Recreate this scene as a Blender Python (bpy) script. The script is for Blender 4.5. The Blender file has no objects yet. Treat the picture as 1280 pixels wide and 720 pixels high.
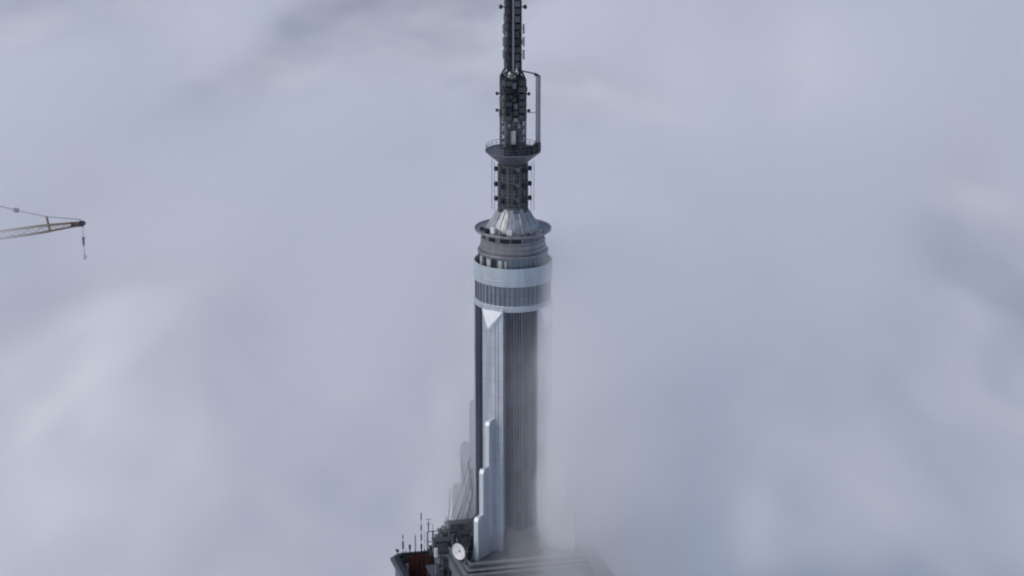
import bpy, bmesh, math, random
from mathutils import Vector, Matrix, noise as mnoise
R = math.radians
random.seed(7)
scene = bpy.context.scene
col = scene.collection

# ------------------------------------------------------------------ camera, world, sun, exposure
PITCH, FPX, DIST, ZREF = R(16.7), 3400.0, 441.0, 365.0
CAM_Y, CAM_Z = -DIST * math.cos(PITCH), ZREF + DIST * math.sin(PITCH)
cam = bpy.data.cameras.new('camera')
cam.sensor_width = 36.0
cam.lens = 36.0 * FPX / 1280.0
cam.clip_start, cam.clip_end = 1.0, 60000.0
cam_ob = bpy.data.objects.new('camera', cam)
col.objects.link(cam_ob)
cam_ob.location = (0, CAM_Y, CAM_Z)
cam_ob.rotation_euler = (R(90) - PITCH, 0, 1.2 / FPX)
scene.camera = cam_ob

SUN_EL, SUN_AZ = R(43), R(-70)          # azimuth: 0 = behind the camera, negative = to the left
world = bpy.data.worlds.new('World')
scene.world = world
world.use_nodes = True
nt = world.node_tree
sky = nt.nodes.new('ShaderNodeTexSky')
sky.sky_type = 'NISHITA'
sky.sun_disc = False
sky.sun_elevation = SUN_EL
sky.altitude = 400
sky.air_density = 1.0
sky.dust_density = 2.5
sky.ozone_density = 1.0
bg = nt.nodes['Background']
nt.links.new(sky.outputs[0], bg.inputs[0])
bg.inputs[1].default_value = 0.11
sun_dir = Vector((math.sin(SUN_AZ) * math.cos(SUN_EL), -math.cos(SUN_AZ) * math.cos(SUN_EL), math.sin(SUN_EL)))
sky.sun_rotation = math.atan2(sun_dir.x, sun_dir.y)
sl = bpy.data.lights.new('sun', 'SUN')
sl.energy = 0.8
sl.angle = R(30)
sl.color = (1.0, 0.95, 0.90)
sun = bpy.data.objects.new('sun', sl)
col.objects.link(sun)
sun.rotation_euler = (-sun_dir).to_track_quat('-Z', 'Y').to_euler()
sun.location = (-150, -150, 700)
vs = scene.view_settings
vs.view_transform = 'Standard'
vs.look = 'None'
vs.gamma = 1.0
vs.use_curve_mapping = False
vs.exposure = 0.19
cy = scene.cycles
cy.max_bounces = 12
cy.diffuse_bounces = 4
cy.glossy_bounces = 3
cy.volume_bounces = 8
cy.transparent_max_bounces = 16
cy.volume_step_rate = 1.0
cy.volume_max_steps = 256
cy.use_denoising = True
cy.filter_width = 2.1

# ------------------------------------------------------------------ measuring
M = 7.7                                          # photograph pixels per metre at the tower


def zat(y, fwd=0.0):
    """height of a point fwd metres nearer than the tower axis that shows at row y of the 1280x720 photograph"""
    return CAM_Z + (-fwd - CAM_Y) * math.tan(math.atan((360.0 - y) / FPX) - PITCH)


def az(a, r, z=0.0):
    return Vector((math.sin(R(a)) * r, -math.cos(R(a)) * r, z))


def xat(px, y, fwd=0.0):
    z = zat(y, fwd)
    depth = (-fwd - CAM_Y) * math.cos(PITCH) - (z - CAM_Z) * math.sin(PITCH)
    return (px - 641.2) / FPX * depth


def P(px, y, fwd=0.0):
    return Vector((xat(px, y, fwd), -fwd, zat(y, fwd)))


# ------------------------------------------------------------------ materials
def mat(name, c, rough=0.5, metal=0.0, var=0.15, scale=0.6, streak=0.0, spec=0.5, bump=0.0):
    m = bpy.data.materials.new(name)
    m.use_nodes = True
    t = m.node_tree
    b = t.nodes['Principled BSDF']
    b.inputs['Roughness'].default_value = rough
    b.inputs['Metallic'].default_value = metal
    b.inputs['Specular IOR Level'].default_value = spec
    g = t.nodes.new('ShaderNodeNewGeometry')
    mp = t.nodes.new('ShaderNodeMapping')
    mp.inputs['Scale'].default_value = (1, 1, 0.12 if streak else 1)
    n = t.nodes.new('ShaderNodeTexNoise')
    n.inputs['Scale'].default_value = scale
    n.inputs['Detail'].default_value = 5
    n.inputs['Roughness'].default_value = 0.65
    r = t.nodes.new('ShaderNodeMapRange')
    r.inputs['From Min'].default_value, r.inputs['From Max'].default_value = 0.3, 0.7
    r.inputs['To Min'].default_value, r.inputs['To Max'].default_value = 1 - var, 1 + var
    v = t.nodes.new('ShaderNodeVectorMath')
    v.operation = 'SCALE'
    v.inputs[0].default_value = c
    t.links.new(g.outputs['Position'], mp.inputs[0])
    t.links.new(mp.outputs[0], n.inputs['Vector'])
    t.links.new(n.outputs[0], r.inputs[0])
    t.links.new(r.outputs[0], v.inputs['Scale'])
    t.links.new(v.outputs[0], b.inputs['Base Color'])
    if bump:
        bp = t.nodes.new('ShaderNodeBump')
        bp.inputs['Strength'].default_value = bump
        bp.inputs['Distance'].default_value = 0.05
        t.links.new(n.outputs[0], bp.inputs['Height'])
        t.links.new(bp.outputs[0], b.inputs['Normal'])
    return m


CAPW = mat('skylit_fin_metal', (0.80, 0.83, 0.87), 0.4, 0.1, 0.06, 0.8)  # whiter than the fins: sky light on the tilted cap painted in
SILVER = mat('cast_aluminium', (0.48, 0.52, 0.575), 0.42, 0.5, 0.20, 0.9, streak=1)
BRIGHT = mat('lit_edge_aluminium', (0.60, 0.64, 0.68), 0.42, 0.4, 0.08, 0.8, streak=1)  # lighter copy of the fin metal, paints light on the fin ends
PAINT = mat('pale_grey_paint', (0.38, 0.43, 0.485), 0.5, 0.1, 0.17, 0.7, streak=1)
GREYMET = mat('grey_weathered_metal', (0.22, 0.225, 0.245), 0.5, 0.35, 0.25, 1.1, streak=1)
ROOFMET = mat('ribbed_roof_metal', (0.33, 0.34, 0.36), 0.42, 0.4, 0.40, 1.3, streak=1)
GLASS = mat('dark_tinted_glass', (0.012, 0.020, 0.034), 0.28, 0.0, 0.35, 0.7, streak=1, spec=0.27)
def panes(m, r, floor_h, n, amount):
    """per-pane differences in tone for a round glass wall"""
    t = m.node_tree
    b = t.nodes['Principled BSDF']
    g = t.nodes.new('ShaderNodeNewGeometry')
    sep = t.nodes.new('ShaderNodeSeparateXYZ')
    t.links.new(g.outputs['Position'], sep.inputs[0])

    def mth(op, a_, b_=0.0):
        k = t.nodes.new('ShaderNodeMath')
        k.operation = op
        for i_, v_ in enumerate((a_, b_)):
            if isinstance(v_, (int, float)):
                k.inputs[i_].default_value = v_
            else:
                t.links.new(v_, k.inputs[i_])
        return k.outputs[0]
    an = mth('FLOOR', mth('MULTIPLY', mth('ARCTAN2', sep.outputs[1], sep.outputs[0]), n / (2 * math.pi)))
    fl_ = mth('MULTIPLY', sep.outputs[2], 1 / floor_h)
    cx_ = t.nodes.new('ShaderNodeCombineXYZ')
    t.links.new(an, cx_.inputs[0])
    t.links.new(mth('FLOOR', fl_), cx_.inputs[1])
    w = t.nodes.new('ShaderNodeTexWhiteNoise')
    w.noise_dimensions = '3D'
    t.links.new(cx_.outputs[0], w.inputs[0])
    spandrel = mth('MULTIPLY', mth('LESS_THAN', mth('FRACT', fl_), 0.3), 0.55)
    k = mth('ADD', mth('ADD', mth('MULTIPLY', mth('POWER', w.outputs[0], 2.0), amount), 1 - amount * 0.3), spandrel)
    old = b.inputs['Base Color'].links[0].from_socket
    v = t.nodes.new('ShaderNodeVectorMath')
    v.operation = 'SCALE'
    t.links.new(old, v.inputs[0])
    t.links.new(k, v.inputs['Scale'])
    t.links.new(v.outputs[0], b.inputs['Base Color'])
    t.links.new(mth('ADD', mth('MULTIPLY', w.outputs[0], 0.22), 0.16), b.inputs['Roughness'])


def seams(m, pitch, dark):
    """thin horizontal panel joints"""
    t = m.node_tree
    b = t.nodes['Principled BSDF']
    g = t.nodes.new('ShaderNodeNewGeometry')
    sep = t.nodes.new('ShaderNodeSeparateXYZ')
    t.links.new(g.outputs['Position'], sep.inputs[0])
    prev_ = sep.outputs[2]
    for op, v_ in (('MULTIPLY', 1 / pitch), ('FRACT', 0), ('LESS_THAN', 0.06), ('MULTIPLY', -dark), ('ADD', 1.0)):
        k = t.nodes.new('ShaderNodeMath')
        k.operation = op
        t.links.new(prev_, k.inputs[0])
        k.inputs[1].default_value = v_
        prev_ = k.outputs[0]
    old = b.inputs['Base Color'].links[0].from_socket
    v = t.nodes.new('ShaderNodeVectorMath')
    v.operation = 'SCALE'
    t.links.new(old, v.inputs[0])
    t.links.new(prev_, v.inputs['Scale'])
    t.links.new(v.outputs[0], b.inputs['Base Color'])


panes(GLASS, 6.1, 3.65, 88, 1.5)
seams(SILVER, 2.7, 0.13)
BANDG = mat('band_glass', (0.17, 0.205, 0.24), 0.4, 0.0, 0.3, 0.8, streak=1, spec=0.5)
BANDM = mat('band_mullion', (0.13, 0.15, 0.18), 0.5, 0.2, 0.3, 1.0, streak=1)
GLASSB = mat('blue_grey_glass', (0.085, 0.11, 0.135), 0.25, 0.0, 0.3, 0.8, streak=1, spec=0.6)
MULL = mat('mullion_metal', (0.115, 0.135, 0.18), 0.55, 0.3, 0.25, 1.0, streak=1)
DARK = mat('dark_painted_steel', (0.027, 0.029, 0.037), 0.6, 0.0, 0.4, 1.5, spec=0.25)
DRUM = mat('olive_grey_radome', (0.048, 0.055, 0.055), 0.6, 0.1, 0.45, 1.6)
STEEL = mat('galvanised_steel', (0.13, 0.135, 0.16), 0.5, 0.45, 0.3, 1.5)
PALE = mat('pale_galvanised_pole', (0.42, 0.46, 0.44), 0.5, 0.2, 0.15, 1.2)
RADOME = mat('grey_antenna_radome', (0.24, 0.24, 0.275), 0.5, 0.0, 0.12, 0.8)
WHITE = mat('white_dish_paint', (0.74, 0.72, 0.76), 0.5, 0.0, 0.10, 2.5)
STONE = mat('grey_limestone', (0.115, 0.135, 0.155), 0.8, 0.0, 0.22, 0.5, streak=1, bump=0.3)
STONED = mat('damp_roof_membrane', (0.065, 0.078, 0.092), 0.6, 0.0, 0.35, 0.35, bump=0.3)
RED = mat('red_brown_panels', (0.105, 0.034, 0.027), 0.6, 0.0, 0.5, 2.0, streak=1)
CRANE = mat('rusty_orange_crane_paint', (0.22, 0.135, 0.075), 0.6, 0.1, 0.35, 1.2)
CLUT = mat('grey_equipment_paint', (0.055, 0.06, 0.075), 0.6, 0.2, 0.6, 1.6)
CABLE = mat('grey_cable', (0.10, 0.10, 0.13), 0.6, 0.2, 0.2, 1.0)


# ------------------------------------------------------------------ mesh builder
class MB:
    def __init__(self):
        self.bm = bmesh.new()

    def _add(self, pts, faces, M4=None):
        vs_ = [self.bm.verts.new(M4 @ Vector(p) if M4 else Vector(p)) for p in pts]
        for f in faces:
            try:
                self.bm.faces.new([vs_[i] for i in f])
            except ValueError:
                pass
        return self

    def box(self, c, s, a=0.0, tilt=0.0, roll=0.0):
        """centre, size (across, depth, height), turned to azimuth a; tilt leans it away"""
        m = Matrix.Translation(Vector(c)) @ Matrix.Rotation(R(a), 4, 'Z') @ Matrix.Rotation(R(tilt), 4, 'X') @ Matrix.Rotation(R(roll), 4, 'Y')
        x, y, z = s[0] / 2, s[1] / 2, s[2] / 2
        p = [(-x, -y, -z), (x, -y, -z), (x, y, -z), (-x, y, -z), (-x, -y, z), (x, -y, z), (x, y, z), (-x, y, z)]
        return self._add(p, [(0, 3, 2, 1), (4, 5, 6, 7), (0, 1, 5, 4), (1, 2, 6, 5), (2, 3, 7, 6), (3, 0, 4, 7)], m)

    def bar(self, p, q, r, r2=None, n=8):
        p, q = Vector(p), Vector(q)
        d = q - p
        if d.length < 1e-6:
            return self
        u = d.normalized()
        s = u.cross(Vector((0, 0, 1)) if abs(u.z) < 0.95 else Vector((1, 0, 0))).normalized()
        t = u.cross(s)
        r2 = r if r2 is None else r2
        pts = [p + (s * math.cos(k * 2 * math.pi / n) + t * math.sin(k * 2 * math.pi / n)) * r for k in range(n)]
        pts += [q + (s * math.cos(k * 2 * math.pi / n) + t * math.sin(k * 2 * math.pi / n)) * r2 for k in range(n)]
        fs = [(k, (k + 1) % n, n + (k + 1) % n, n + k) for k in range(n)] + [tuple(range(n))[::-1], tuple(range(n, 2 * n))]
        return self._add(pts, fs)

    def path(self, pts, r, n=6):
        for a, b in zip(pts, pts[1:]):
            self.bar(a, b, r, n=n)
        return self

    def ball(self, c, r, sz=1.0):
        bmesh.ops.create_uvsphere(self.bm, u_segments=12, v_segments=8, radius=r,
                                  matrix=Matrix.Translation(Vector(c)) @ Matrix.Diagonal((1, 1, sz, 1)))
        return self

    def lathe(self, prof, n=96, a0=0.0, a1=360.0, m=None):
        full = abs(a1 - a0 - 360) < 1e-6
        k = n if full else n + 1
        pts = []
        for (r, z) in prof:
            for i in range(k):
                v = az(a0 + (a1 - a0) * i / n, r, z)
                pts.append(m @ v if m else v)
        fs = []
        for j in range(len(prof) - 1):
            for i in range(n):
                i2 = (i + 1) % k
                fs.append((j * k + i, j * k + i2, (j + 1) * k + i2, (j + 1) * k + i))
        return self._add(pts, fs)

    def prism(self, poly, z0, z1, top=None):
        """a vertical prism over a plan polygon; top may give a different polygon"""
        n = len(poly)
        top = top or poly
        pts = [(p[0], p[1], z0) for p in poly] + [(p[0], p[1], z1) for p in top]
        return self._add(pts, [(k, (k + 1) % n, n + (k + 1) % n, n + k) for k in range(n)] + [tuple(range(n))[::-1], tuple(range(n, 2 * n))])

    def extrude(self, poly3, d):
        """a plate: 3-D outline pushed along d"""
        d = Vector(d)
        n = len(poly3)
        pts = [Vector(p) for p in poly3] + [Vector(p) + d for p in poly3]
        return self._add(pts, [(k, (k + 1) % n, n + (k + 1) % n, n + k) for k in range(n)] + [tuple(range(n))[::-1], tuple(range(n, 2 * n))])

    def build(self, name, m, parent=None, smooth=False, bevel=0.0, angle=35):
        me = bpy.data.meshes.new(name)
        o = bpy.data.objects.new(name, me)
        col.objects.link(o)
        off = Vector((0, 0, 0))
        if parent is not None:
            o.parent = parent
            q = parent
            while q is not None:
                off += q.location
                q = q.parent
        for v in self.bm.verts:
            v.co -= off
        if bevel:
            bmesh.ops.bevel(self.bm, geom=list(self.bm.edges), offset=bevel, segments=1, affect='EDGES', clamp_overlap=True)
        bmesh.ops.recalc_face_normals(self.bm, faces=list(self.bm.faces))
        if smooth:
            for f in self.bm.faces:
                f.smooth = True
            for e in self.bm.edges:
                if len(e.link_faces) == 2 and e.calc_face_angle(0) > R(angle):
                    e.smooth = False
        self.bm.to_mesh(me)
        self.bm.free()
        me.materials.append(m)
        return o


def tag(o, label=None, cat=None, group=None, kind=None):
    for k, v in (('label', label), ('category', cat), ('group', group), ('kind', kind)):
        if v:
            o[k] = v
    return o


def empty(name, loc, label=None, cat=None, group=None):
    o = bpy.data.objects.new(name, None)
    o.empty_display_size = 0.5
    o.location = loc
    col.objects.link(o)
    return tag(o, label, cat, group)


def clone(o, parent=None):
    c = o.copy()
    col.objects.link(c)
    if parent is not None:
        c.parent = parent
    for ch in list(o.children):
        clone(ch, c)
    return c


# ------------------------------------------------------------------ the setting: the cloud sea
def fbm(x, y, o=4):
    s, a, f = 0.0, 1.0, 1.0
    for k in range(o):
        s += a * mnoise.noise(Vector((x * f, y * f, 3.7 + 5 * k)))
        a *= 0.45
        f *= 2.1
    return s


def ground_hit(px, y, z):
    """where the line of sight through a photograph pixel meets the level z"""
    d = (CAM_Z - z) / math.tan(PITCH - math.atan((360.0 - y) / FPX))
    return (px - 641.2) / FPX * math.hypot(d, CAM_Z - z), CAM_Y + d


BILLOWS = [(*ground_hit(px, y, 280), sx, sy, h) for (px, y, sx, sy, h) in (
    (850, 425, 44, 92, 19), (225, 470, 38, 95, 9), (900, 660, 38, 62, 9), (320, 670, 36, 60, 6), (1230, 430, 26, 90, 6), (480, 150, 75, 230, 12),
    (1120, 130, 60, 190, 9), (70, 60, 45, 170, 7))]


def puffs(x, y, o, seed):
    """rounded heaps with soft creases between them"""
    s, a, f = 0.0, 1.0, 1.0
    for k in range(o):
        n = mnoise.noise(Vector((x * f + seed, y * f, seed * 0.7 + 5 * k)))
        s += a * (0.5 - math.sqrt(n * n + 0.012))
        a *= 0.47
        f *= 2.15
    return s


def cloud_height(x, y):
    wx = x + 5 * fbm(x / 40.0 + 31, y / 110.0 + 7, 3)
    wy = y + 14 * fbm(x / 40.0 + 3, y / 110.0 + 57, 3)
    h = 276.0
    h += 6.0 * fbm(wx / 170.0 + 1.3, wy / 400.0 + 4.1, 2)
    h += 4.6 * puffs(wx / 58.0, wy / 105.0, 5, 8.0)
    for (bx, by, sx, sy, bh) in BILLOWS:
        e = ((wx - bx) / sx) ** 2 + ((wy - by) / sy) ** 2
        if e < 9:
            h += bh * math.exp(-e)
    d = math.hypot(x, y)
    if d > 1200:
        h += min((d - 1200) / 8000, 1) * 160 * fbm(x / 1500, y / 1900, 2)
    return h


def spaced(lo, hi, core_lo, core_hi, step):
    out, v = [], core_lo
    while v <= core_hi:
        out.append(v)
        v += step
    s, v = step, core_hi
    while v < hi:
        s *= 1.25
        v += s
        out.append(min(v, hi))
    s, v = step, core_lo
    while v > lo:
        s *= 1.25
        v -= s
        out.insert(0, max(v, lo))
    return out


cm = bpy.data.materials.new('cloud')
cm.use_nodes = True
b = cm.node_tree.nodes['Principled BSDF']
b.inputs['Base Color'].default_value = (0.755, 0.76, 0.772, 1)
b.inputs['Roughness'].default_value = 1.0
b.inputs['Specular IOR Level'].default_value = 0.0
xs = spaced(-14000, 14000, -300, 300, 3.6)
ys = spaced(-6000, 22000, -200, 900, 5)
me = bpy.data.meshes.new('cloud_sea')
me.from_pydata([(x, y, cloud_height(x, y)) for y in ys for x in xs], [],
               [(j * len(xs) + i, j * len(xs) + i + 1, (j + 1) * len(xs) + i + 1, (j + 1) * len(xs) + i)
                for j in range(len(ys) - 1) for i in range(len(xs) - 1)])
for f in me.polygons:
    f.use_smooth = True
me.materials.append(cm)
sea = bpy.data.objects.new('cloud_sea', me)
col.objects.link(sea)
tag(sea, 'rolling lavender grey sea of cloud filling the whole view round the tower', 'clouds', kind='structure')


# ------------------------------------------------------------------ fog volumes
def vol_mat(name, colour, aniso, build):
    m = bpy.data.materials.new(name)
    m.use_nodes = True
    t = m.node_tree
    t.nodes.remove(t.nodes['Principled BSDF'])
    pv = t.nodes.new('ShaderNodeVolumePrincipled')
    pv.inputs['Color'].default_value = (*colour, 1)
    pv.inputs['Anisotropy'].default_value = aniso
    out = t.nodes['Material Output']
    t.links.new(pv.outputs[0], out.inputs['Volume'])
    tc = t.nodes.new('ShaderNodeTexCoord')
    sep = t.nodes.new('ShaderNodeSeparateXYZ')
    t.links.new(tc.outputs['Object'], sep.inputs[0])

    def put(sock, v):
        if isinstance(v, (int, float)):
            sock.default_value = v
        else:
            t.links.new(v, sock)

    class H:
        x, y, z = sep.outputs

        @staticmethod
        def math(op, a, b=0.0, c=0.0):
            n = t.nodes.new('ShaderNodeMath')
            n.operation = op
            put(n.inputs[0], a); put(n.inputs[1], b); put(n.inputs[2], c)
            return n.outputs[0]

        @staticmethod
        def step(v, lo, hi):
            n = t.nodes.new('ShaderNodeMapRange')
            n.interpolation_type = 'SMOOTHSTEP'
            put(n.inputs['Value'], v)
            flip = lo > hi
            n.inputs['From Min'].default_value = min(lo, hi)
            n.inputs['From Max'].default_value = max(lo, hi)
            n.inputs['To Min'].default_value = 1.0 if flip else 0.0
            n.inputs['To Max'].default_value = 0.0 if flip else 1.0
            return n.outputs[0]

        @staticmethod
        def noise(scale, sc=(1, 1, 1), detail=3, loc=(0, 0, 0)):
            mp = t.nodes.new('ShaderNodeMapping')
            mp.inputs['Scale'].default_value = sc
            mp.inputs['Location'].default_value = loc
            n = t.nodes.new('ShaderNodeTexNoise')
            n.inputs['Scale'].default_value = scale
            n.inputs['Detail'].default_value = detail
            t.links.new(tc.outputs['Object'], mp.inputs[0])
            t.links.new(mp.outputs[0], n.inputs['Vector'])
            return n.outputs[0]
    put(pv.inputs['Density'], build(H))
    return m


def bank_density(H):
    mul = lambda *v: v[0] if len(v) == 1 else H.math('MULTIPLY', v[0], mul(*v[1:]))
    n1 = H.math('SUBTRACT', H.noise(0.11, (1, 1, 0.55), 6), 0.5)
    wob = H.math('MULTIPLY', n1, 8.0)
    lean = H.math('ADD', H.x, H.math('MULTIPLY', H.math('SUBTRACT', 360.0, H.z), 0.012))
    d = H.step(H.math('ADD', lean, H.math('MULTIPLY', n1, 8.0)), 2.8, 6.4)
    low = H.math('ADD', 0.85, H.math('MULTIPLY', 0.15, H.step(H.z, 316.0, 328.0)))
    d = mul(d, low)
    thin = mul(0.20, H.step(H.math('ADD', H.x, wob), -4.0, 6.0), H.step(H.z, 374.0, 352.0))
    wing = mul(1.0, H.step(H.y, -3.0, 3.0), H.step(H.y, 15.0, 9.0), H.step(H.z, 353.0, 338.0), H.step(H.z, 321.5, 329.0), H.step(H.x, -15.0, -10.5), H.step(H.x, 4.0, 0.0))
    foot = mul(0.55, H.step(H.math('ADD', H.x, wob), -5.0, 4.0), H.step(H.z, 331.0, 322.0))
    d = H.math('MAXIMUM', H.math('MAXIMUM', d, H.math('MAXIMUM', thin, foot)), wing)
    tops = H.step(H.math('ADD', H.z, wob), 380.0, 354.0)
    dens = H.math('ADD', 0.35, H.step(H.noise(0.045, (1, 1, 1), 4, (5, 1, 2)), 0.35, 0.62))
    return mul(0.15, d, dens, tops, H.step(H.x, 44.0, 11.0), H.step(H.y, 70.0, 20.0), H.step(H.y, -26.0, -8.0))


bank = MB().box((36, 22, 325), (122, 98, 116)).build('fog_bank', vol_mat('fog', (0.979, 0.977, 0.989), 0.2, bank_density))
tag(bank, 'pale fog drifting over the right side of the tower', 'fog', kind='stuff')


def veil_density(H):
    mul = lambda *v: v[0] if len(v) == 1 else H.math('MULTIPLY', v[0], mul(*v[1:]))
    n = H.noise(0.0125, (1, 0.42, 1.2), 7, (3, 0, 0))
    d = H.step(n, 0.42, 0.64)
    far = H.math('ADD', 0.30, H.math('MULTIPLY', 2.8, H.step(H.y, 60.0, 560.0)))
    return mul(0.030, d, far, H.step(H.z, 330.0, 288.0), H.step(H.y, 28.0, 90.0))


veil = MB().box((0, 560, 303), (900, 1080, 62)).build('cloud_veil', vol_mat('veil', (0.97, 0.965, 0.98), 0.2, veil_density))
tag(veil, 'soft wisps of cloud lying over the cloud sea behind the tower', 'cloud', kind='stuff')


def wisp_density(H):
    mul = lambda *v: v[0] if len(v) == 1 else H.math('MULTIPLY', v[0], mul(*v[1:]))
    n = H.step(H.noise(0.06, (1, 1, 1), 3, (9, 2, 0)), 0.25, 0.75)
    e = mul(H.step(H.z, 344.0, 362.0), H.step(H.z, 396.0, 378.0), H.step(H.y, -14.0, 4.0), H.step(H.y, 40.0, 24.0))
    return mul(0.045, H.math('ADD', 0.4, n), e, H.step(H.x, -73.0, -90.0), H.step(H.x, -125.0, -100.0))


wisp = MB().box((-96, 13, 370), (58, 56, 54)).build('cloud_wisp', vol_mat('wisp', (0.97, 0.965, 0.98), 0.2, wisp_density))
tag(wisp, 'thin cloud swallowing the crane jib at the left edge', 'cloud', kind='stuff')

# ------------------------------------------------------------------ the tower
tower = empty('skyscraper_spire', (0, 0, 300), 'silver and glass mast of a skyscraper with stepped fins rising out of the cloud', 'skyscraper')
WA = -31.0                                        # azimuth of the fin that points at the viewer
RS = 6.1                                          # radius of the shaft
z_shaft_top = zat(374)
z_base = zat(672)


def rr(px):
    return px / M


def square(half, ch=0.0):
    """plan square whose corners lie on the fin directions; ch = corner chamfer"""
    out = []
    for k in range(4):
        a = WA + 90 * k
        c = az(a, half * math.sqrt(2))
        if ch:
            t = az(a + 90, 1)
            u = az(a + 135, 1); w = az(a - 135, 1)
            out += [(c + w * ch).to_2d(), (c + u * ch).to_2d()]
        else:
            out.append(c.to_2d())
    return [(p.x, p.y) for p in out]


def ring(mb_, o_, i_, za, zb):
    n = len(o_)
    pts = [(p[0], p[1], za) for p in o_] + [(p[0], p[1], za) for p in i_] + [(p[0], p[1], zb) for p in o_] + [(p[0], p[1], zb) for p in i_]
    fs = []
    for k in range(n):
        k2 = (k + 1) % n
        fs += [(k, k2, 2 * n + k2, 2 * n + k), (n + k2, n + k, 3 * n + k, 3 * n + k2), (2 * n + k, 2 * n + k2, 3 * n + k2, 3 * n + k), (k2, k, n + k, n + k2)]
    return mb_._add(pts, fs)


# stepped base under the mast
z_deck = zat(728)
base_prof = [(9.5, z_base - 0.9, z_base), (9.95, z_base - 1.5, z_base - 0.9), (10.5, z_base - 2.6, z_base - 1.5), (11.0, z_deck - 3.0, z_base - 2.6)]
for i, (h, za, zb) in enumerate(base_prof):
    o = MB().prism(square(h), za, zb).build('plinth', (STONED, DARK, STONED, STONE)[i], tower)  # dark second tier paints the shadow line below the ledge
    if i < 3:
        ring(MB(), square(h + 0.12), square(h - 0.35), zb - 0.2, zb + 0.12).build('coping', GREYMET, o)

# the shaft
MB().lathe([(RS - 0.12, z_base), (RS - 0.12, z_shaft_top)], 128).build('glass_shaft', GLASS, tower, smooth=True)
m_ = MB()
for q in range(4):
    for k in range(-6, 7):
        a = WA + 45 + 90 * q + k * 4.05
        w_ = 0.15 if k % 3 == 0 else 0.07
        m_.box(az(a, RS - 0.06, (z_base + z_shaft_top) / 2), (w_, 0.24 if k % 3 == 0 else 0.16, z_shaft_top - z_base), a)
m_.build('mullions', MULL, tower, smooth=True)

for q in range(4):
    a = WA + 45 + 90 * q
    bx_ = MB()
    o = az(a, RS - 0.6, z_base); u = az(a, 1); t = az(a + 90, 1); up = Vector((0, 0, 1))
    prof = [(0, 0), (2.6, 0), (2.3, 1.9), (1.2, 2.5), (0, 4.4)]
    bx_.extrude([o + u * p_ + up * h_ - t * 2.5 for (p_, h_) in prof], t * 5.0)
    bx_.build('dark_foot_block', DARK if q != 0 else STONED, tower, bevel=0.05)  # dark sloping block at the foot of each glass bay

# the four stepped fins
STEPS = [(8.2, zat(528, 7.0)), (10.0, zat(588, 8.6)), (11.7, zat(648, 10.0))]
for q in range(4):
    a = WA + 90 * q
    u, s = az(a, 1), az(a + 90, 1)
    up = Vector((0, 0, 1))
    pt = lambda r, w, z: u * r + s * w + up * z
    rp = RS + 0.22
    w = 1.95
    zt = z_shaft_top + 0.1
    pan = MB()
    for (wa, wb, dr) in ((-w, -w + 0.9, 0.0), (-w + 0.9, -0.55, 0.05), (-0.55, 0.55, 0.1), (0.55, w - 0.9, 0.05), (w - 0.9, w, 0.0)):
        pan.extrude([pt(RS - 0.75, wa, z_base), pt(rp + dr, wa, z_base), pt(rp + dr, wa, zt), pt(RS - 0.75, wa, zt)], s * (wb - wa - 0.04))
    fin = pan.build('buttress', SILVER, tower, bevel=0.03)
    # sloping cap, sky light painted in, where the ridge dies into the panel
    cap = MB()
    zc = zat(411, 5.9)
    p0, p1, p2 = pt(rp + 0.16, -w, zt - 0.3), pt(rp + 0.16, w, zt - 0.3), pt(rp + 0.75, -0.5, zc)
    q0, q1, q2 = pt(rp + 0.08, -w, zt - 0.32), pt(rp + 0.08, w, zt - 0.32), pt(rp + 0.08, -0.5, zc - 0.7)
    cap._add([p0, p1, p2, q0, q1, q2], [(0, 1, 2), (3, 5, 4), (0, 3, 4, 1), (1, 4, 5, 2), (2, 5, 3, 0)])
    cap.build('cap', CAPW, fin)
    ridge = MB()
    edge = MB()
    prev = rp + 0.05
    for (r_, zt_) in STEPS:
        ridge.extrude([pt(prev, -0.34, z_base), pt(r_ - 0.12, -0.34, z_base), pt(r_ - 0.12, -0.34, zt_ - 0.55), pt(r_ - 0.35, -0.34, zt_ - 0.1),
                       pt(prev, -0.34, zt_ + 0.25)], s * 0.68)
        z_low = z_base
        nx = [st for st in STEPS if st[1] < zt_]
        if nx:
            z_low = nx[0][1] - 0.3
        edge.extrude([pt(r_ - 0.117, -0.40, z_low), pt(r_, -0.40, z_low), pt(r_, -0.40, zt_ - 0.6), pt(r_ - 0.28, -0.40, zt_ - 0.02), pt(r_ - 0.6, -0.40, zt_ + 0.12),
                      pt(r_ - 0.6, -0.40, zt_ + 0.02), pt(r_ - 0.34, -0.40, zt_ - 0.08), pt(r_ - 0.117, -0.40, zt_ - 0.57)], s * 0.80)
        prev = r_ - 0.115
    ridge.build('ridge', SILVER, fin, bevel=0.02)
    edge.build('nosing', BRIGHT, fin, bevel=0.03)  # lit outer edge of the fin, put into the colour

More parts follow.
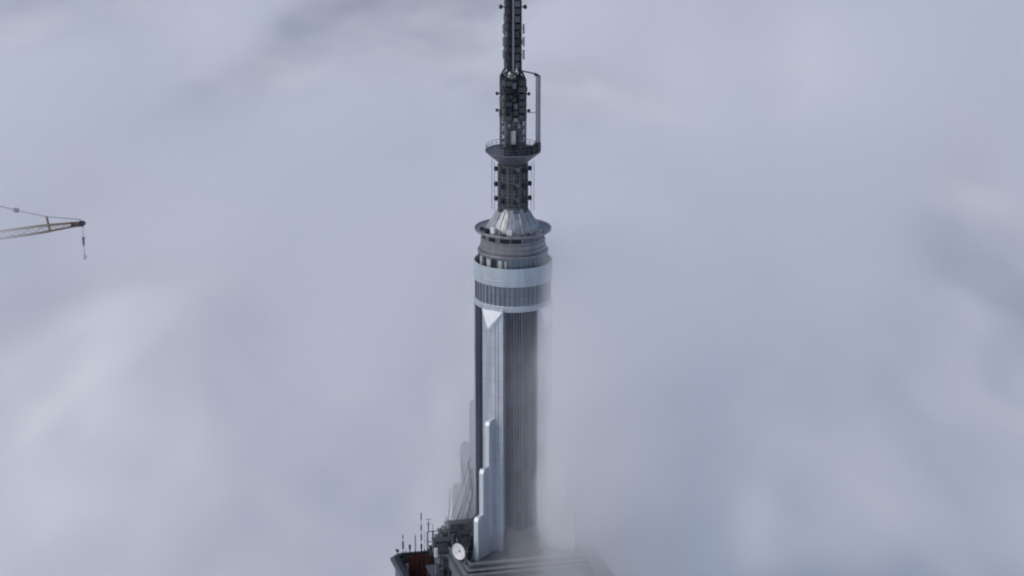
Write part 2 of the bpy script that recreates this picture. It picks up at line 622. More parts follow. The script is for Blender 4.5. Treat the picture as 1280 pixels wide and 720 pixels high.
# crown: ledge, window band, parapet ring, drums, disc, cone
Y = zat
MB().lathe([(5.6, Y(377)), (rr(47.6), Y(377)), (rr(48.4), Y(374.6)), (rr(48.4), Y(371)), (rr(47), Y(369.5)), (5.4, Y(369.5))], 128).build('ledge', PAINT, tower, smooth=True)
band = MB().lathe([(rr(46.6), Y(370.5)), (rr(46.6), Y(344))], 128).build('window_band', BANDG, tower, smooth=True)
mb = MB()
for k in range(48):
    mb.box(az(k * 7.5 + 2, rr(46.7), (Y(370.5) + Y(344)) / 2), (0.13, 0.2, Y(344) - Y(370.5)), k * 7.5 + 2)
mb.lathe([(rr(46.5), Y(357.8)), (rr(47), Y(357.8)), (rr(47), Y(357)), (rr(46.5), Y(357))], 96)
mb.build('mullion', BANDM, band)
MB().lathe([(rr(46), Y(346)), (rr(48.4), Y(346)), (rr(49), Y(345)), (rr(49), Y(340)), (rr(49.3), Y(339.5)), (rr(49.3), Y(338.5)), (rr(49), Y(338)), (rr(49), Y(324.5)), (rr(48.6), Y(323.4)),
            (rr(47.4), Y(323.4)), (rr(47.0), Y(324.4)), (rr(47.0), Y(334)), (rr(38), Y(334))], 128).build('parapet_ring', PAINT, tower, smooth=True, angle=25)
low = MB().lathe([(rr(42), Y(335)), (rr(42.6), Y(311))], 128).build('observation_glazing', BANDG, tower, smooth=True)
lb = MB()
for k in range(40):
    lb.box(az(k * 9, rr(42.4), (Y(335) + Y(311)) / 2), (0.14, 0.2, Y(311) - Y(335)), k * 9)
lb.build('mullion', BANDM, low)
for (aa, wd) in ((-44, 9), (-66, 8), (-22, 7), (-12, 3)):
    MB().lathe([(rr(42.9), Y(331)), (rr(43.4), Y(331)), (rr(43.4), Y(315)), (rr(42.9), Y(315))], 6, aa - wd / 2, aa + wd / 2).build('painted_reflection', PALE, low)  # bright reflections in the glazing, painted as pale plates
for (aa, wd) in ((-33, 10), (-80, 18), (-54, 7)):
    MB().lathe([(rr(42.9), Y(332)), (rr(43.3), Y(332)), (rr(43.3), Y(314)), (rr(42.9), Y(314))], 6, aa - wd / 2, aa + wd / 2).build('dark_reflection', DARK, low)  # dark parts of the reflection, painted as plates
MB().lathe([(rr(43.6), Y(313)), (rr(44), Y(312.4)), (rr(44), Y(310.6)), (rr(43.4), Y(310)), (rr(38), Y(310)), ], 128).build('sill', GREYMET, tower, smooth=True)
MB().lathe([(rr(39.6), Y(311)), (rr(39.6), Y(308)), (rr(41), Y(307.4)), (rr(41), Y(304.4)), (rr(39.6), Y(303.8)), (rr(39.6), Y(300.5)), (rr(40.2), Y(300)), (rr(40.2), Y(297.5)),
            (rr(39.2), Y(297)), (rr(39.2), Y(294.6))], 128).build('drum', GREYMET, tower, smooth=True)
clere = MB().lathe([(rr(38.3), Y(295)), (rr(38.3), Y(287))], 96).build('clerestory', GREYMET, tower, smooth=True)
for (aa, wd, mt_) in ((-15, 19, DARK), (6, 19, DARK), (-42, 16, GLASS), (-70, 14, DARK), (30, 22, MULL), (56, 18, MULL), (80, 14, GLASS), (120, 20, DARK), (160, 20, DARK), (200, 20, DARK), (240, 20, DARK)):
    MB().lathe([(rr(38.2), Y(294.3)), (rr(38.8), Y(294.3)), (rr(38.8), Y(288.6)), (rr(38.2), Y(288.6))], 8, aa - wd / 2, aa + wd / 2).build('window', mt_, clere)
MB().lathe([(rr(38), Y(288)), (rr(45.6), Y(287.4)), (rr(47.6), Y(286)), (rr(47.8), Y(284.4)), (rr(47.2), Y(283.6)), (rr(46.2), Y(284)), (rr(45), Y(285.2)), (rr(30), Y(284.6)), (rr(16), Y(284.6))],
           128).build('roof_disc', GREYMET, tower, smooth=True, angle=30)
cone = MB().lathe([(rr(33.5), Y(284.9)), (rr(32.5), Y(282)), (rr(29), Y(277)), (rr(25), Y(271)), (rr(21), Y(265.5)), (rr(18.3), Y(261)), (rr(17.8), Y(258))], 96).build('cone_roof', ROOFMET, tower, smooth=True)
cr = MB()
for k in range(20):
    a = k * 18 + 4
    pr = [(33.7, 284.5), (29.3, 277), (25.2, 271), (18.6, 261)]
    for (r1, y1), (r2, y2) in zip(pr, pr[1:]):
        cr.bar(az(a, rr(r1), Y(y1)), az(a, rr(r2), Y(y2)), 0.07, n=4)
cr.build('standing_seam', ROOFMET, cone)
random.seed(3)
for k, (aa, rad, wd, ht, mt) in enumerate(((-42, 34, 0.8, 1.0, WHITE), (-7, 34, 0.9, 0.75, WHITE), (-56, 37, 0.9, 0.6, DARK), (-25, 36, 0.4, 0.7, ROOFMET), (14, 36, 0.7, 0.4, GREYMET),  # the two white boxes stand for bright spots round the cone
                                           (38, 37, 0.6, 0.45, GREYMET), (62, 38, 0.7, 0.4, GREYMET), (-75, 38, 0.5, 0.5, CLUT), (-16, 38, 0.5, 0.3, CLUT), (27, 39, 0.5, 0.35, CLUT))):
    MB().box(az(aa, rr(rad + 2), Y(284.6) + ht / 2), (wd, 0.6, ht), aa).build('roof_fitting', mt, tower, bevel=0.03)

# ------------------------------------------------------------------ the roof terrace below the mast
ter = tower
H_T = 16.9
outer = square(H_T, 1.1)
z_par = z_deck + 0.0
z_floor = z_deck - 4.6
MB().prism(square(H_T - 0.5, 0.9), z_floor - 1.0, z_floor).build('terrace_floor', STONED, ter)


wall = ring(MB(), square(H_T, 1.1), square(H_T - 0.45, 0.95), z_floor - 1.2, z_par - 0.25).build('terrace_wall', STONE, ter)
ring(MB(), square(H_T + 0.1, 1.15), square(H_T - 0.6, 0.9), z_par - 0.25, z_par + 0.12).build('dark_coping', DARK, wall)
ring(MB(), square(H_T + 0.75, 1.3), square(H_T + 0.12, 1.1), z_par - 0.75, z_par - 0.35).build('cornice', STONE, wall)
lin = MB()
for q in range(4):
    a = WA + 45 + 90 * q
    n_ = 40
    for k in range(n_):
        wofs = (k - (n_ - 1) / 2) * 0.74
        c = az(a, H_T - 0.62 - (0.06 if k % 2 else 0.0)) + az(a + 90, wofs)
        lin.box((c.x, c.y, (z_floor + z_par - 0.3) / 2), (0.70 if k % 2 else 0.6, 0.22, z_par - 0.3 - z_floor), a)
lin.build('ribbed_lining', RED, wall)
# the building below, ribbed with piers, going down into the cloud
def ribbed(half, pitch, depth):
    out = []
    for q in range(4):
        a = WA + 45 + 90 * q
        n_ = int((2 * half - 3) / pitch)
        for k in range(n_ + 1):
            t = (k - n_ / 2) * pitch
            for (dt, dd_) in ((-0.45, depth), (-0.40, 0.0), (0.40, 0.0), (0.45, depth)):
                p = az(a, half - dd_) + az(a + 90, t + dt)
                out.append((p.x, p.y))
    return out


MB().prism(ribbed(H_T - 0.1, 2.3, 0.35), 262, z_floor - 1.21).build('upper_storeys', STONE, ter)
MB().prism(ribbed(21.0, 2.4, 0.4), 200, 268).build('lower_storeys', STONE, ter)

# ------------------------------------------------------------------ the broadcast antenna on top
ant = empty('broadcast_antenna', (0, 0, Y(258)), 'dark lattice broadcast antenna with ringed platform standing on the cone roof', 'antenna')
drum = MB().lathe([(0.05, Y(264.5)), (rr(18.2), Y(264.5)), (rr(18.2), Y(262)), (rr(17.6), Y(261.4)), (rr(17.6), Y(203)), (rr(18.4), Y(202)), (rr(18.4), Y(200)), (0.05, Y(200))], 64).build('drum', DRUM, ant, smooth=True)
dd = MB()
random.seed(5)
for k in range(16):
    a = k * 22.5 + 4
    dd.box(az(a, rr(18), (Y(260.5) + Y(204)) / 2), (0.16, 0.24, Y(204) - Y(260.5)), a)
for yy in (206, 215.5, 219.5, 225, 234.5, 238.5, 243.5, 252.5, 257):
    dd.lathe([(rr(17.5), Y(yy)), (rr(18.2), Y(yy)), (rr(18.2), Y(yy) + 0.13), (rr(17.5), Y(yy) + 0.13)], 48)
dd.build('rib', STEEL, drum)
for yy in (208, 227.5, 246, 260):
    for a in (14, -60, 60):
        MB().box(az(a, rr(18.4), Y(yy)), (1.1, 0.3, 0.7), a).build('panel', DRUM if a != 14 else STEEL, drum, bevel=0.03)


def knob(a, y, r0, stem_len, parent, rad=0.29, m=DARK):
    o = MB().bar(az(a, r0, Y(y)), az(a, r0 + stem_len, Y(y) + 0.02), 0.09)
    o.bar(az(a, r0 + stem_len - 0.05, Y(y) - 0.5 * rad), az(a, r0 + stem_len - 0.05, Y(y) + 0.5 * rad), rad * 0.9)
    o.ball(az(a, r0 + stem_len, Y(y)), rad, 1.25)
    return o.build('dipole', m, parent, smooth=True)


for yy in (210.5, 229.5, 247.5):
    for k in range(8):
        knob(-90 + k * 45 + 4, yy, rr(17.4), 0.48, ant, 0.35)
for a in (-94, 86, -60, 60):
    MB().bar(az(a, rr(26), Y(262)), az(a, rr(26), Y(199)), 0.045, n=6).build('guard_rod', STEEL, ant)

plat = MB().lathe([(rr(18.3), Y(202)), (rr(20), Y(200.5)), (rr(32.6), Y(190.2)), (rr(34), Y(189)), (rr(34.2), Y(187.6)), (rr(33.4), Y(187)), (rr(32.4), Y(188)), (rr(8), Y(188))], 96).build('platform', STEEL, ant, smooth=True, angle=30)
rail = MB()
for k in range(28):
    a = k * 360 / 28
    rail.bar(az(a, rr(33), Y(188)), az(a, rr(33), Y(181)), 0.035, n=5)
for yy in (181, 184.5):
    pts = [az(k * 10, rr(33), Y(yy)) for k in range(37)]
    rail.path(pts, 0.035, 5)
rail.build('guard_rail', STEEL, plat)
for (aa, rad, wd, ht) in ((-12, 27, 1.3, 1.25), (12, 24, 1.2, 1.1), (33, 27, 1.5, 1.4), (58, 29, 1.3, 1.3), (76, 31, 1.6, 1.5), (100, 31, 1.0, 1.2)):
    MB().box(az(aa, rr(rad), Y(188) + ht / 2 - 0.02), (wd, 0.8, ht), aa).build('transmitter_box', DARK, plat, bevel=0.04)

# lattice mast in three stages, from the platform to the tip
def lattice(y0, y1, w0, w1, rad, rows, parent, m, twist=14.0, brace=0.6):
    o = MB()
    za, zb = Y(y0), Y(y1)
    cor = lambda k, t: az(twist + 45 + 90 * k, (w0 + (w1 - w0) * t) / math.sqrt(2), za + (zb - za) * t)
    for k in range(4):
        o.bar(cor(k, 0), cor(k, 1), rad)
        for j in range(rows):
            t0, t1 = j / rows, (j + 1) / rows
            o.bar(cor(k, t0), cor((k + 1) % 4, t1), rad * brace, n=5)
            o.bar(cor((k + 1) % 4, t0), cor(k, t1), rad * brace, n=5)
            o.bar(cor(k, t1), cor((k + 1) % 4, t1), rad * brace, n=5)
    return o.build('lattice', m, parent, smooth=True)


MB().bar(az(0, 0, Y(188)), az(0, 0, Y(95)), rr(3.6), n=20).build('centre_pole', PALE, ant, smooth=True)
lattice(188, 148, rr(25), rr(25), 0.17, 4, ant, STEEL, brace=0.5)
for k in range(10):
    a = k * 36 + 9
    MB().bar(az(a, rr(8.5 + (k % 3) * 1.2), Y(188)), az(a, rr(8.5 + (k % 3) * 1.2), Y(148)), 0.17 if k % 3 else 0.26, n=8).build('feeder_pipe', (STEEL, GREYMET, CLUT)[k % 3], ant, smooth=True)
for k, (aa, ya) in enumerate(((14, 178), (104, 172), (194, 178), (284, 165), (60, 160), (-30, 172))):
    MB().box(az(aa, rr(10.5), Y(ya)), (1.0, 0.35, 1.1), aa).build('junction_box', (CLUT, STEEL, DRUM)[k % 3], ant, bevel=0.04)
lattice(148, 97, rr(25), rr(25), 0.17, 4, ant, DARK)
lattice(97, 86, rr(25), rr(16), 0.16, 1, ant, DARK)
lattice(86, -70, rr(16), rr(14), 0.15, 12, ant, DARK)
lattice(-70, -170, rr(13), rr(6), 0.12, 10, ant, DARK)
MB().bar(az(0, 0, Y(-170)), az(0, 0, Y(-215)), 0.14, 0.05).build('tip_rod', STEEL, ant)
MB().bar(az(0, 0, Y(95)), az(0, 0, Y(-170)), rr(3.2), n=16).build('feeder_pole', DARK, ant, smooth=True)
MB().box(az(0, 0, (Y(150) + Y(98)) / 2), (rr(19), rr(19), Y(98) - Y(150)), 14).build('equipment_core', DARK, ant, bevel=0.05)
# flat antenna panels round the two stages
random.seed(11)
for q in range(4):
    a = 14 + 90 * q
    for j in range(6):
        ya, yb = 148 - j * 8.6, 148 - j * 8.6 - 7.4
        for sgn in (-1, 1):
            c = az(a, rr(13.2 + random.uniform(-0.8, 0.8)), (Y(ya) + Y(yb)) / 2) + az(a + 90, sgn * rr(8.6))
            MB().box(c, (rr(random.uniform(7.0, 9.5)), 0.25, (Y(yb) - Y(ya)) * random.uniform(0.8, 1.0)), a).build('antenna_panel', random.choice((DARK, DRUM, DRUM, CLUT)), ant, bevel=0.04)
        if j % 5 != 4:
            c = az(a, rr(12.5), (Y(ya) + Y(yb)) / 2 - 0.4) + az(a + 90, rr(random.uniform(-1.5, 1.5)))
            MB().box(c, (rr(random.uniform(4, 6)), 0.3, (Y(yb) - Y(ya)) * random.uniform(0.7, 1.1)), a).build('junction_box', random.choice((DRUM, STEEL, GREYMET, STEEL)), ant, bevel=0.04)
    for j in range(10):
        ya = 84 - j * 9.6 if j < 9 else -14
        c = az(a, rr(8.4 + random.uniform(-0.5, 0.5)), Y(ya - 4))
        MB().box(c + az(a + 90, rr(3.4)), (rr(random.uniform(4.5, 7.5)), 0.24, random.uniform(0.8, 1.15)), a).build('antenna_panel', random.choice((DARK, CLUT, DRUM, STEEL)), ant, bevel=0.04)
        MB().box(c + az(a - 90, rr(6.0)), (rr(random.uniform(3.0, 4.6)), 0.24, random.uniform(0.8, 1.2)), a).build('antenna_panel', DARK, ant, bevel=0.04)
    MB().box(az(a, rr(8.8), (Y(86) + Y(-30)) / 2) + az(a - 90, rr(1.9)), (rr(2.2), 0.25, Y(-30) - Y(86)), a).build('cable_tray', RADOME if q == 0 else STEEL, ant)
for (aa, r_, ya, w_, h_, m_2) in ((-22, 12, 156, 0.4, 0.9, PALE), (38, 12, 156, 0.35, 0.8, PALE), (2, 12, 169, 0.8, 2.2, PALE), (-42, 11, 168, 0.4, 1.9, RADOME), (50, 12, 172, 0.5, 2.0, RADOME),
                                  (200, 9, 163, 0.8, 1.6, STEEL), (3, 5, 92, 0.7, 1.2, PALE)):
    MB().box(az(aa, rr(r_), Y(ya)), (w_, 0.4, h_), aa).build('relay_box', m_2, ant, bevel=0.05)
for yy in (117, 138):
    for a in (-94, 86, -4, 176):
        knob(a, yy, rr(15), 0.6, ant, 0.24)
for yy in (8.5, -28):
    for a in (-92, 88, 178):
        knob(a, yy, rr(9), 0.75, ant, 0.3)
for yy in (36, 52, 68):
    for a in (88, -90):
        o = MB().bar(az(a, rr(9), Y(yy)), az(a, rr(13.5 if a > 0 else 11.5), Y(yy)), 0.05)
        o.box(az(a, rr(13 if a > 0 else 11.5), Y(yy)), (0.3, 0.4 if a > 0 else 0.2, 1.5), 0)
        o.build('yagi', RADOME, ant)
# tall grey radome pole on the right of the platform with its top bracket
sp = MB().bar(az(83, rr(31), Y(190)), az(83, rr(31), Y(94)), 0.40, n=18).build('side_mast', RADOME, ant, smooth=True)
MB().path([az(83, rr(33), Y(95)), az(83, rr(27), Y(91.5)), az(83, rr(20), Y(90)), az(84, rr(8), Y(88))], 0.11).bar(az(83, rr(33.4), Y(96)), az(83, rr(26.5), Y(91.5)), 0.26).build('top_bracket', DARK, sp)
MB().bar(az(83, rr(31), Y(140)), az(84, rr(11), Y(140)), 0.06).build('stay', STEEL, sp)

# ------------------------------------------------------------------ equipment on the roof left of the mast
def roof_box(px, y, fwd, sx, sy, sz, m, label, a=14, name='equipment_cabinet', z0=None):
    c = P(px, y, fwd)
    root = empty(name, c, label, 'cabinet', 'equipment on the roof beside the mast')
    b_ = MB().box(c + Vector((0, 0, sz / 2)), (sx, sy, sz), a).build('body', m, root, bevel=0.05)
    d_ = MB().box(c + az(a, sy / 2 + 0.03, sz * 0.5), (sx * 0.8, 0.06, sz * 0.78), a)
    d_.build('door', STEEL, root)
    MB().box(c + Vector((0, 0, sz + 0.05)), (sx + 0.16, sy + 0.16, 0.1), a).build('lid', m, root)
    return root


z_eq = z_deck - 1.0
plat2 = empty('equipment_platform', P(563, 716, 0), 'grey steel equipment platform on the roof left of the mast base', 'platform')
c0 = P(563, 712, 0)
MB().box((c0.x + 0.2, c0.y, c0.z - 0.2), (7.4, 6.0, 0.35), 14).build('deck', STEEL, plat2)
for sx_ in (-3.2, 0, 3.2):
    for sy_ in (-2.5, 2.5):
        q_ = c0 + az(104, sx_) + az(14, sy_)
        MB().bar((q_.x, q_.y, z_floor), (q_.x, q_.y, c0.z - 0.3), 0.14).build('leg', STEEL, plat2)
fr = MB()
for sx_ in (-3.3, -1.1, 1.1, 3.3):
    q_ = c0 + az(104, sx_) + az(194, 2.8)
    fr.bar((q_.x, q_.y, c0.z), (q_.x, q_.y, c0.z + 6.0), 0.09)
for hz in (1.2, 2.6, 4.2, 6.0):
    a_, b_ = c0 + az(104, -3.3) + az(194, 2.8), c0 + az(104, 3.3) + az(194, 2.8)
    fr.bar((a_.x, a_.y, c0.z + hz), (b_.x, b_.y, c0.z + hz), 0.07)
fr.build('frame', DARK, plat2)
random.seed(21)
for k in range(16):                                # pipes, small boxes and masts on the platform and the roof edge
    px, y_, fw = random.uniform(545, 590), random.uniform(668, 712), random.uniform(-3.0, 4.0)
    c = P(px, y_, fw)
    kind_ = k % 4
    mt_ = random.choice((DARK, CLUT, STEEL, CLUT, GREYMET))
    base_z = z_base if (c.x > -11.0 and y_ < 690) else c0.z
    if kind_ == 0:
        MB().box((c.x, c.y, base_z + 0.7), (random.uniform(0.5, 1.2), random.uniform(0.5, 1.0), 1.4), 14).build('small_box', mt_, plat2, bevel=0.04)
    elif kind_ == 1:
        h_ = random.uniform(2.0, 4.4)
        m1 = MB().bar((c.x, c.y, base_z), (c.x, c.y, base_z + h_), 0.07)
        m1.bar((c.x - 0.35, c.y, base_z + h_ * 0.85), (c.x + 0.35, c.y, base_z + h_ * 0.85), 0.05).box((c.x + 0.3, c.y - 0.1, base_z + h_ * 0.8), (0.3, 0.2, 0.9))
        m1.build('antenna_post', mt_, plat2)
    elif kind_ == 2:
        d_ = az(14 + random.choice((0, 90)), random.uniform(1.5, 3.5))
        MB().path([(c.x, c.y, base_z), (c.x, c.y, base_z + 1.6), (c.x + d_.x, c.y + d_.y, base_z + 1.6), (c.x + d_.x, c.y + d_.y, base_z + 0.1)], 0.10, 8).build('pipe', mt_, plat2)
    else:
        MB().bar((c.x, c.y, base_z), (c.x, c.y, base_z + 1.5), 0.45, n=14).ball((c.x, c.y, base_z + 1.5), 0.45, 0.5).build('vent', mt_, plat2, smooth=True)
rl = MB()
for (a_, b_) in ((-120, -31),):
    pa, pb = az(-121, 9.3 * math.sqrt(2), z_base), az(-31, 9.3 * math.sqrt(2), z_base)
    for k in range(9):
        q_ = pa.lerp(pb, k / 8)
        rl.bar(q_, q_ + Vector((0, 0, 1.15)), 0.045)
    for hz in (0.6, 1.15):
        rl.bar(pa + Vector((0, 0, hz)), pb + Vector((0, 0, hz)), 0.045)
rl.build('handrail', DARK, plat2)
roof_box(577, 668, -2.0, 4.2, 2.0, 2.2, CLUT, 'broad grey cabinet high behind the white dish')
roof_box(566, 700, -1.0, 2.4, 1.6, 3.4, DARK, 'dark cabinet directly behind the white dish')
roof_box(551, 690, 0.0, 2.6, 1.8, 2.2, CLUT, 'grey cabinet between the brown terrace wall and the dish')
roof_box(560, 712, 2.0, 2.0, 1.4, 2.0, CLUT, 'grey cabinet low at the right end of the brown panels')
roof_box(570, 724, 4.0, 2.6, 1.4, 1.6, DARK, 'dark low cabinet under the white dish')
roof_box(582, 686, 2.5, 2.0, 2.0, 2.9, DARK, 'dark cabinet standing between the white dish and the mast')
roof_box(569, 676, -0.5, 2.2, 1.4, 1.9, CLUT, 'mid grey cabinet just above the white dish')
roof_box(559, 678, -3.0, 1.6, 1.4, 1.5, DARK, 'small dark cabinet at the left edge of the upper roof')
roof_box(541, 694, -1.5, 1.0, 1.0, 1.5, DARK, 'small dark cabinet at the end of the terrace coping')
wp = MB().box(P(545, 691, 3.0), (0.5, 0.4, 1.6), 14).build('junction_box', WHITE, bevel=0.04)
tag(wp, 'narrow white upright junction box left of the white dish', 'box')


def make_dish(c, a, rad, m, label, tilt=0.0):
    root = empty('satellite_dish', c - Vector((0, 0, rad + 0.6)), label, 'satellite dish')
    rot = Matrix.Translation(c) @ Matrix.Rotation(R(a), 4, 'Z') @ Matrix.Rotation(R(90 + tilt), 4, 'X')
    prof = [(0.02, -rad * 0.18), (rad * 0.4, -rad * 0.14), (rad * 0.75, -rad * 0.05), (rad, 0.06), (rad * 1.03, 0.02), (rad * 1.0, -0.05), (rad * 0.75, -rad * 0.12), (rad * 0.4, -rad * 0.24), (0.02, -rad * 0.28)]
    MB().lathe(prof, 48, m=rot).build('reflector', m, root, smooth=True)
    f_ = c + az(a, rad * 0.55)
    fe = MB().bar(c + az(a, -0.1), f_, 0.03)
    fe.bar(f_ - az(a, 0.1), f_ + az(a, 0.1), 0.08)
    fe.build('feed_horn', PALE, root, smooth=True)
    p_ = MB().bar(c + az(a + 180, rad * 0.5), c + az(a + 180, rad * 0.5) - Vector((0, 0, rad + 2.6)), 0.16)
    p_.bar(c + az(a + 180, rad * 0.15), c + az(a + 180, rad * 0.5), 0.2)
    p_.bar(c + az(a + 180, rad * 0.5) + Vector((0, 0, -1.0)), c + az(a + 90, rad * 0.6) + Vector((0, 0, -rad * 0.5)), 0.07)
    p_.build('mount', STEEL, root)
    return root


make_dish(P(573.5, 689.5, 8.5), -40, 1.36, WHITE, 'round white satellite dish beside the foot of the mast')
make_dish(P(587.5, 690, 10.0), 72, 1.45, DARK, 'black dish seen from its side right of the white dish')
st = MB().bar(P(578, 703, 9.0), P(586, 726, 9.6), 0.18).build('strut', STEEL)
tag(st, 'grey slanting strut below the white dish', 'strut')

# whip antennas along the far terrace wall
def on_far_wall(px):
    t = -16.0
    for _ in range(30):
        p = az(WA + 225, H_T - 0.3) + az(WA + 135, t)
        t += (xat(px, 694, -p.y) - p.x) * 0.9
    return Vector((p.x, p.y, z_par + 0.1))


def whip(px, ytop, label, knobs=(), rad=0.05, cross=()):
    c = on_far_wall(px)
    h = zat(ytop, -c.y) - c.z
    root = empty('whip_antenna', c, label, 'antenna', 'whip antennas on the terrace wall')
    MB().bar(c, c + Vector((0, 0, h)), rad, rad * 0.6, n=6).build('rod', STEEL, root)
    MB().bar(c - Vector((0, 0, 0.1)), c + Vector((0, 0, 0.45)), rad * 2.2).build('foot', DARK, root)
    for (f0, f1, r_) in knobs:
        MB().bar(c + Vector((0, 0, h * f0)), c + Vector((0, 0, h * f1)), r_, n=10).build('sleeve', CLUT, root, smooth=True)
    for (f0, w_) in cross:
        MB().bar(c + Vector((-w_, 0, h * f0)), c + Vector((w_, 0, h * f0)), rad).build('crossarm', CLUT, root)
    return root


whip(504, 668, 'leftmost short whip antenna with a thick dark middle', ((0.25, 0.62, 0.16), (0.78, 0.95, 0.1)))
whip(512.5, 681, 'very short stub antenna with a round dark head', ((0.45, 1.0, 0.19),))
whip(519.5, 667, 'plain thin whip antenna between the stub and the tall one', ((0.1, 0.9, 0.09),))
whip(527, 641, 'tallest whip antenna with several dark sleeves', ((0.08, 0.2, 0.17), (0.3, 0.45, 0.13), (0.55, 0.7, 0.12), (0.82, 1.0, 0.10)))
whip(536, 648, 'tall antenna carrying short crossarms near its top', ((0.6, 0.9, 0.1),), cross=((0.97, 0.5), (0.82, 0.35)))
whip(541.5, 655, 'dark thick whip antenna just left of the grey cabinets', ((0.3, 0.75, 0.15),), 0.07)
whip(549, 660, 'thin whip antenna above the left grey cabinet', ((0.4, 0.8, 0.1),))
whip(554, 655, 'dark whip antenna rising behind the left grey cabinet', ((0.1, 0.7, 0.14),), 0.06)
whip(560, 652, 'stout antenna with a dark box at its top next to the cable bundle', ((0.75, 1.0, 0.36),), 0.08)
whip(507.5, 685, 'tiny thin aerial between the leftmost whip and the stub', (), 0.04)
whip(531, 662, 'thin bare whip antenna right of the tallest one', (), 0.045)
whip(545.5, 668, 'short whip antenna with a dark tip above the end of the coping', ((0.7, 1.0, 0.12),), 0.05)
c = az(WA - 90, H_T * math.sqrt(2) - 0.75, z_par + 0.1)
root = empty('floodlight', c, 'small grey floodlight on the far corner of the terrace coping', 'floodlight')
MB().bar(c - Vector((0, 0, 0.05)), c + Vector((0, 0, 0.6)), 0.09).build('post', STEEL, root)
MB().box(c + Vector((0, 0, 0.75)), (0.6, 0.4, 0.45), -60, 20).build('lamp_housing', CLUT, root, bevel=0.05)
pw = MB().box(P(509, 716, -11.0), (0.55, 0.4, 3.2), 14).build('door_post', PALE, bevel=0.03)
tag(pw, 'pale upright post standing against the brown panels', 'post')

# cables from the far fin down to the equipment
def cable(pa, pb, sag, lab, r=0.05, n=10):
    pts = []
    for k in range(n + 1):
        t = k / n
        p = pa.lerp(pb, t)
        p.z -= sag * 4 * t * (1 - t)
        pts.append(p)
    o = MB().path(pts, r).build('cable', CABLE)
    return tag(o, lab, 'cable', 'cables slung from the left fin')


cable(P(581, 554, -5.5), P(591, 620, -2.0), -0.3, 'dark cable leaving the top of the left fin steeply', 0.09)
cable(P(590, 586, -3.0), P(566, 662, -2.0), 0.8, 'thin cable sagging from the glass to the roof cabinets', 0.06)
cable(P(590, 596, -2.0), P(573, 660, -2.0), 0.6, 'thin cable just right of the longest cable', 0.06)
cable(P(591, 614, -1.0), P(579, 662, -1.0), 0.4, 'short cable near the dark glass of the shaft', 0.06)
cable(P(575, 565, -5.0), P(589, 640, -2.0), 0.9, 'cable crossing the others below the far fin', 0.05)
cable(P(563, 612, -5.0), P(560, 664, -2.5), 0.1, 'upright cable at the outer edge of the far fin', 0.06)

for (xa, ya, xb, yb) in ((591, 600, 568, 656), (592, 622, 572, 662), (591, 634, 577, 660), (588, 572, 563, 650), (592, 606, 582, 660)):
    cable(P(xa, ya, -2.5), P(xb, yb, -2.5), 0.5, 'thin cable in the fan slung from the shaft down to the roof cabinets', 0.05)

# ------------------------------------------------------------------ the tower crane at the left
CF = -18.0
tip = P(102, 279.5, CF)
cr_root_pt = P(-170, 318, CF - 10)
crane = empty('tower_crane', (cr_root_pt.x, cr_root_pt.y, 268), 'rusty orange crane jib with a hanging hook reaching in at the left', 'crane')
dirv = (cr_root_pt - tip).normalized()
side = dirv.cross(Vector((0, 0, 1))).normalized()
upv = side.cross(dirv).normalized()
L = (cr_root_pt - tip).length


def jib_pt(t, w, h):
    return tip + dirv * (L * t) + side * w + upv * h


jib = MB()
nseg = 18
prevs = None
for k in range(nseg + 1):
    t = k / nseg
    grow = min(1.0, 0.42 + t * 3.0)
    ww, hh = 0.6 * grow, 0.62 * grow
    c3 = [jib_pt(t, -ww, -hh), jib_pt(t, ww, -hh), jib_pt(t, ww, hh), jib_pt(t, -ww, hh)]
    for i in range(4):
        jib.bar(c3[i], c3[(i + 1) % 4], 0.045, n=5)
    if prevs:
        for i in range(4):
            jib.bar(prevs[i], c3[i], 0.10, n=6)
            jib.bar(prevs[i], c3[(i + 1) % 4], 0.035, n=5)
            jib.bar(prevs[(i + 1) % 4], c3[i], 0.03, n=5)
    prevs = c3
jib.build('jib', CRANE, crane)
hd = MB().box(jib_pt(0.0, 0, 0.0), (0.75, 0.8, 0.85), 0, 0, 8)
hd.bar(jib_pt(-0.004, -0.6, -0.1), jib_pt(-0.004, 0.6, -0.1), 0.34, n=16)
hd.box(jib_pt(0.028, 0, 0.0), (1.4, 0.7, 0.6), 0, 0, 8)
hd.build('jib_head', CLUT, crane)
pk = jib_pt(0.145, 0, 0.8)
po = MB().bar(pk - upv * 1.5, pk + upv * 1.2, 0.2)
po.build('jib_post', CRANE, crane)
block = P(20.5, 263, CF)
sh = MB().ball(block, 0.55, 0.7).box(block, (0.9, 0.5, 0.6), 0, 0, 12)
sh.build('pulley_block', DARK, crane)
mast_top = Vector((cr_root_pt.x - 4, cr_root_pt.y, cr_root_pt.z + 16))
ln = MB()
for s_ in (-0.2, 0.2):
    ln.bar(jib_pt(0.145, s_, 2.0), block + side * s_, 0.03, n=5)
    ln.bar(block + side * s_, mast_top, 0.055, n=5)
    ln.bar(jib_pt(0.0, s_, 0.7), jib_pt(0.145, s_, 2.0), 0.03, n=5)
ln.build('pendant_rope', STEEL, crane)
hk = P(104.5, 303, CF)
rp_ = MB()
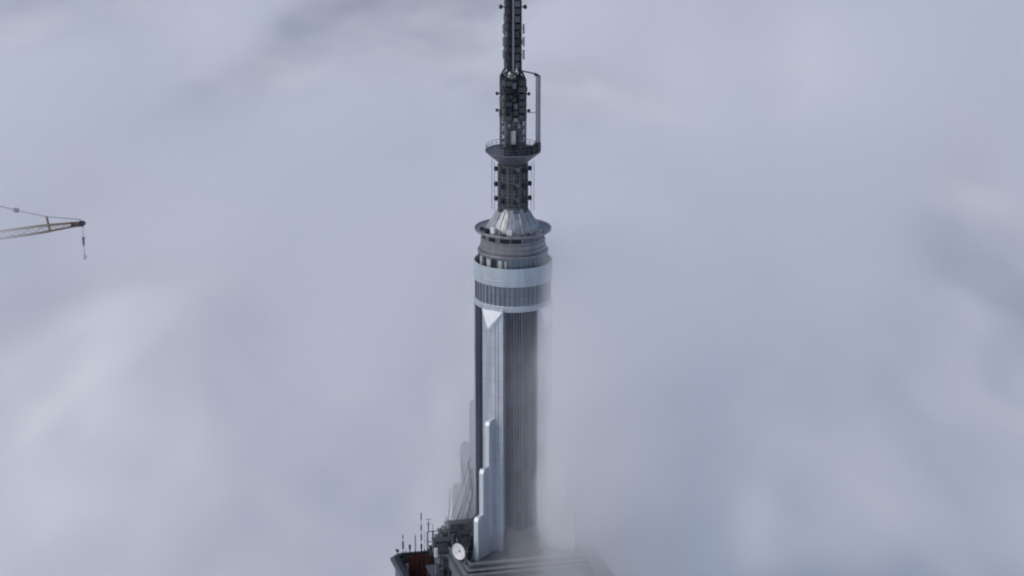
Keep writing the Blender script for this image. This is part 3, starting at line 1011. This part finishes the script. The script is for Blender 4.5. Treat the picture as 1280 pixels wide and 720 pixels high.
for s_ in (-0.13, 0.13):
    rp_.bar(Vector((hk.x + s_, hk.y, jib_pt(0, 0, 0).z - 0.5)), Vector((hk.x + s_, hk.y, hk.z)), 0.025, n=5)
rp_.build('hoist_rope', STEEL, crane)
hb = MB().bar(hk + Vector((0, 0, 0.9)), hk + Vector((0, 0, -0.5)), 0.22, 0.16, n=12)
hb.bar(hk + Vector((0, 0, -0.5)), hk + Vector((0.1, 0, -2.6)), 0.045)
hb.path([hk + Vector((0.1, 0, -2.2)), hk + Vector((0.35, 0, -2.6)), hk + Vector((0.1, 0, -2.95)), hk + Vector((-0.15, 0, -2.7))], 0.07)
hb.build('hook_block', STEEL, crane)
# mast, cab and counterweight out of the frame
mt = MB()
for sx_ in (-1, 1):
    for sy_ in (-1, 1):
        mt.bar((cr_root_pt.x + sx_, cr_root_pt.y + sy_, 255), (cr_root_pt.x + sx_, cr_root_pt.y + sy_, cr_root_pt.z), 0.16)
zz = 256
while zz < cr_root_pt.z - 2:
    for (a_, b_) in (((-1, -1), (1, -1)), ((1, -1), (1, 1)), ((1, 1), (-1, 1)), ((-1, 1), (-1, -1))):
        mt.bar((cr_root_pt.x + a_[0], cr_root_pt.y + a_[1], zz), (cr_root_pt.x + b_[0], cr_root_pt.y + b_[1], zz + 2), 0.08)
    zz += 2
for sy_ in (-0.8, 0.8):
    mt.bar((cr_root_pt.x, cr_root_pt.y + sy_, cr_root_pt.z), (mast_top.x, mast_top.y + sy_, mast_top.z), 0.14)
    mt.bar((cr_root_pt.x - 9, cr_root_pt.y + sy_, cr_root_pt.z), (mast_top.x, mast_top.y + sy_, mast_top.z), 0.12)
mt.build('mast', CRANE, crane)
MB().box((cr_root_pt.x - 4.5, cr_root_pt.y, cr_root_pt.z - 0.3), (11, 2.4, 0.6)).build('counter_jib', CRANE, crane)
MB().box((cr_root_pt.x - 8.6, cr_root_pt.y, cr_root_pt.z + 1.0), (2.4, 2.2, 2.0)).build('counterweight', STONE, crane)
MB().box((cr_root_pt.x + 1.0, cr_root_pt.y - 2.0, cr_root_pt.z + 1.0), (2.0, 1.5, 2.0)).build('cab', PAINT, crane, bevel=0.08)
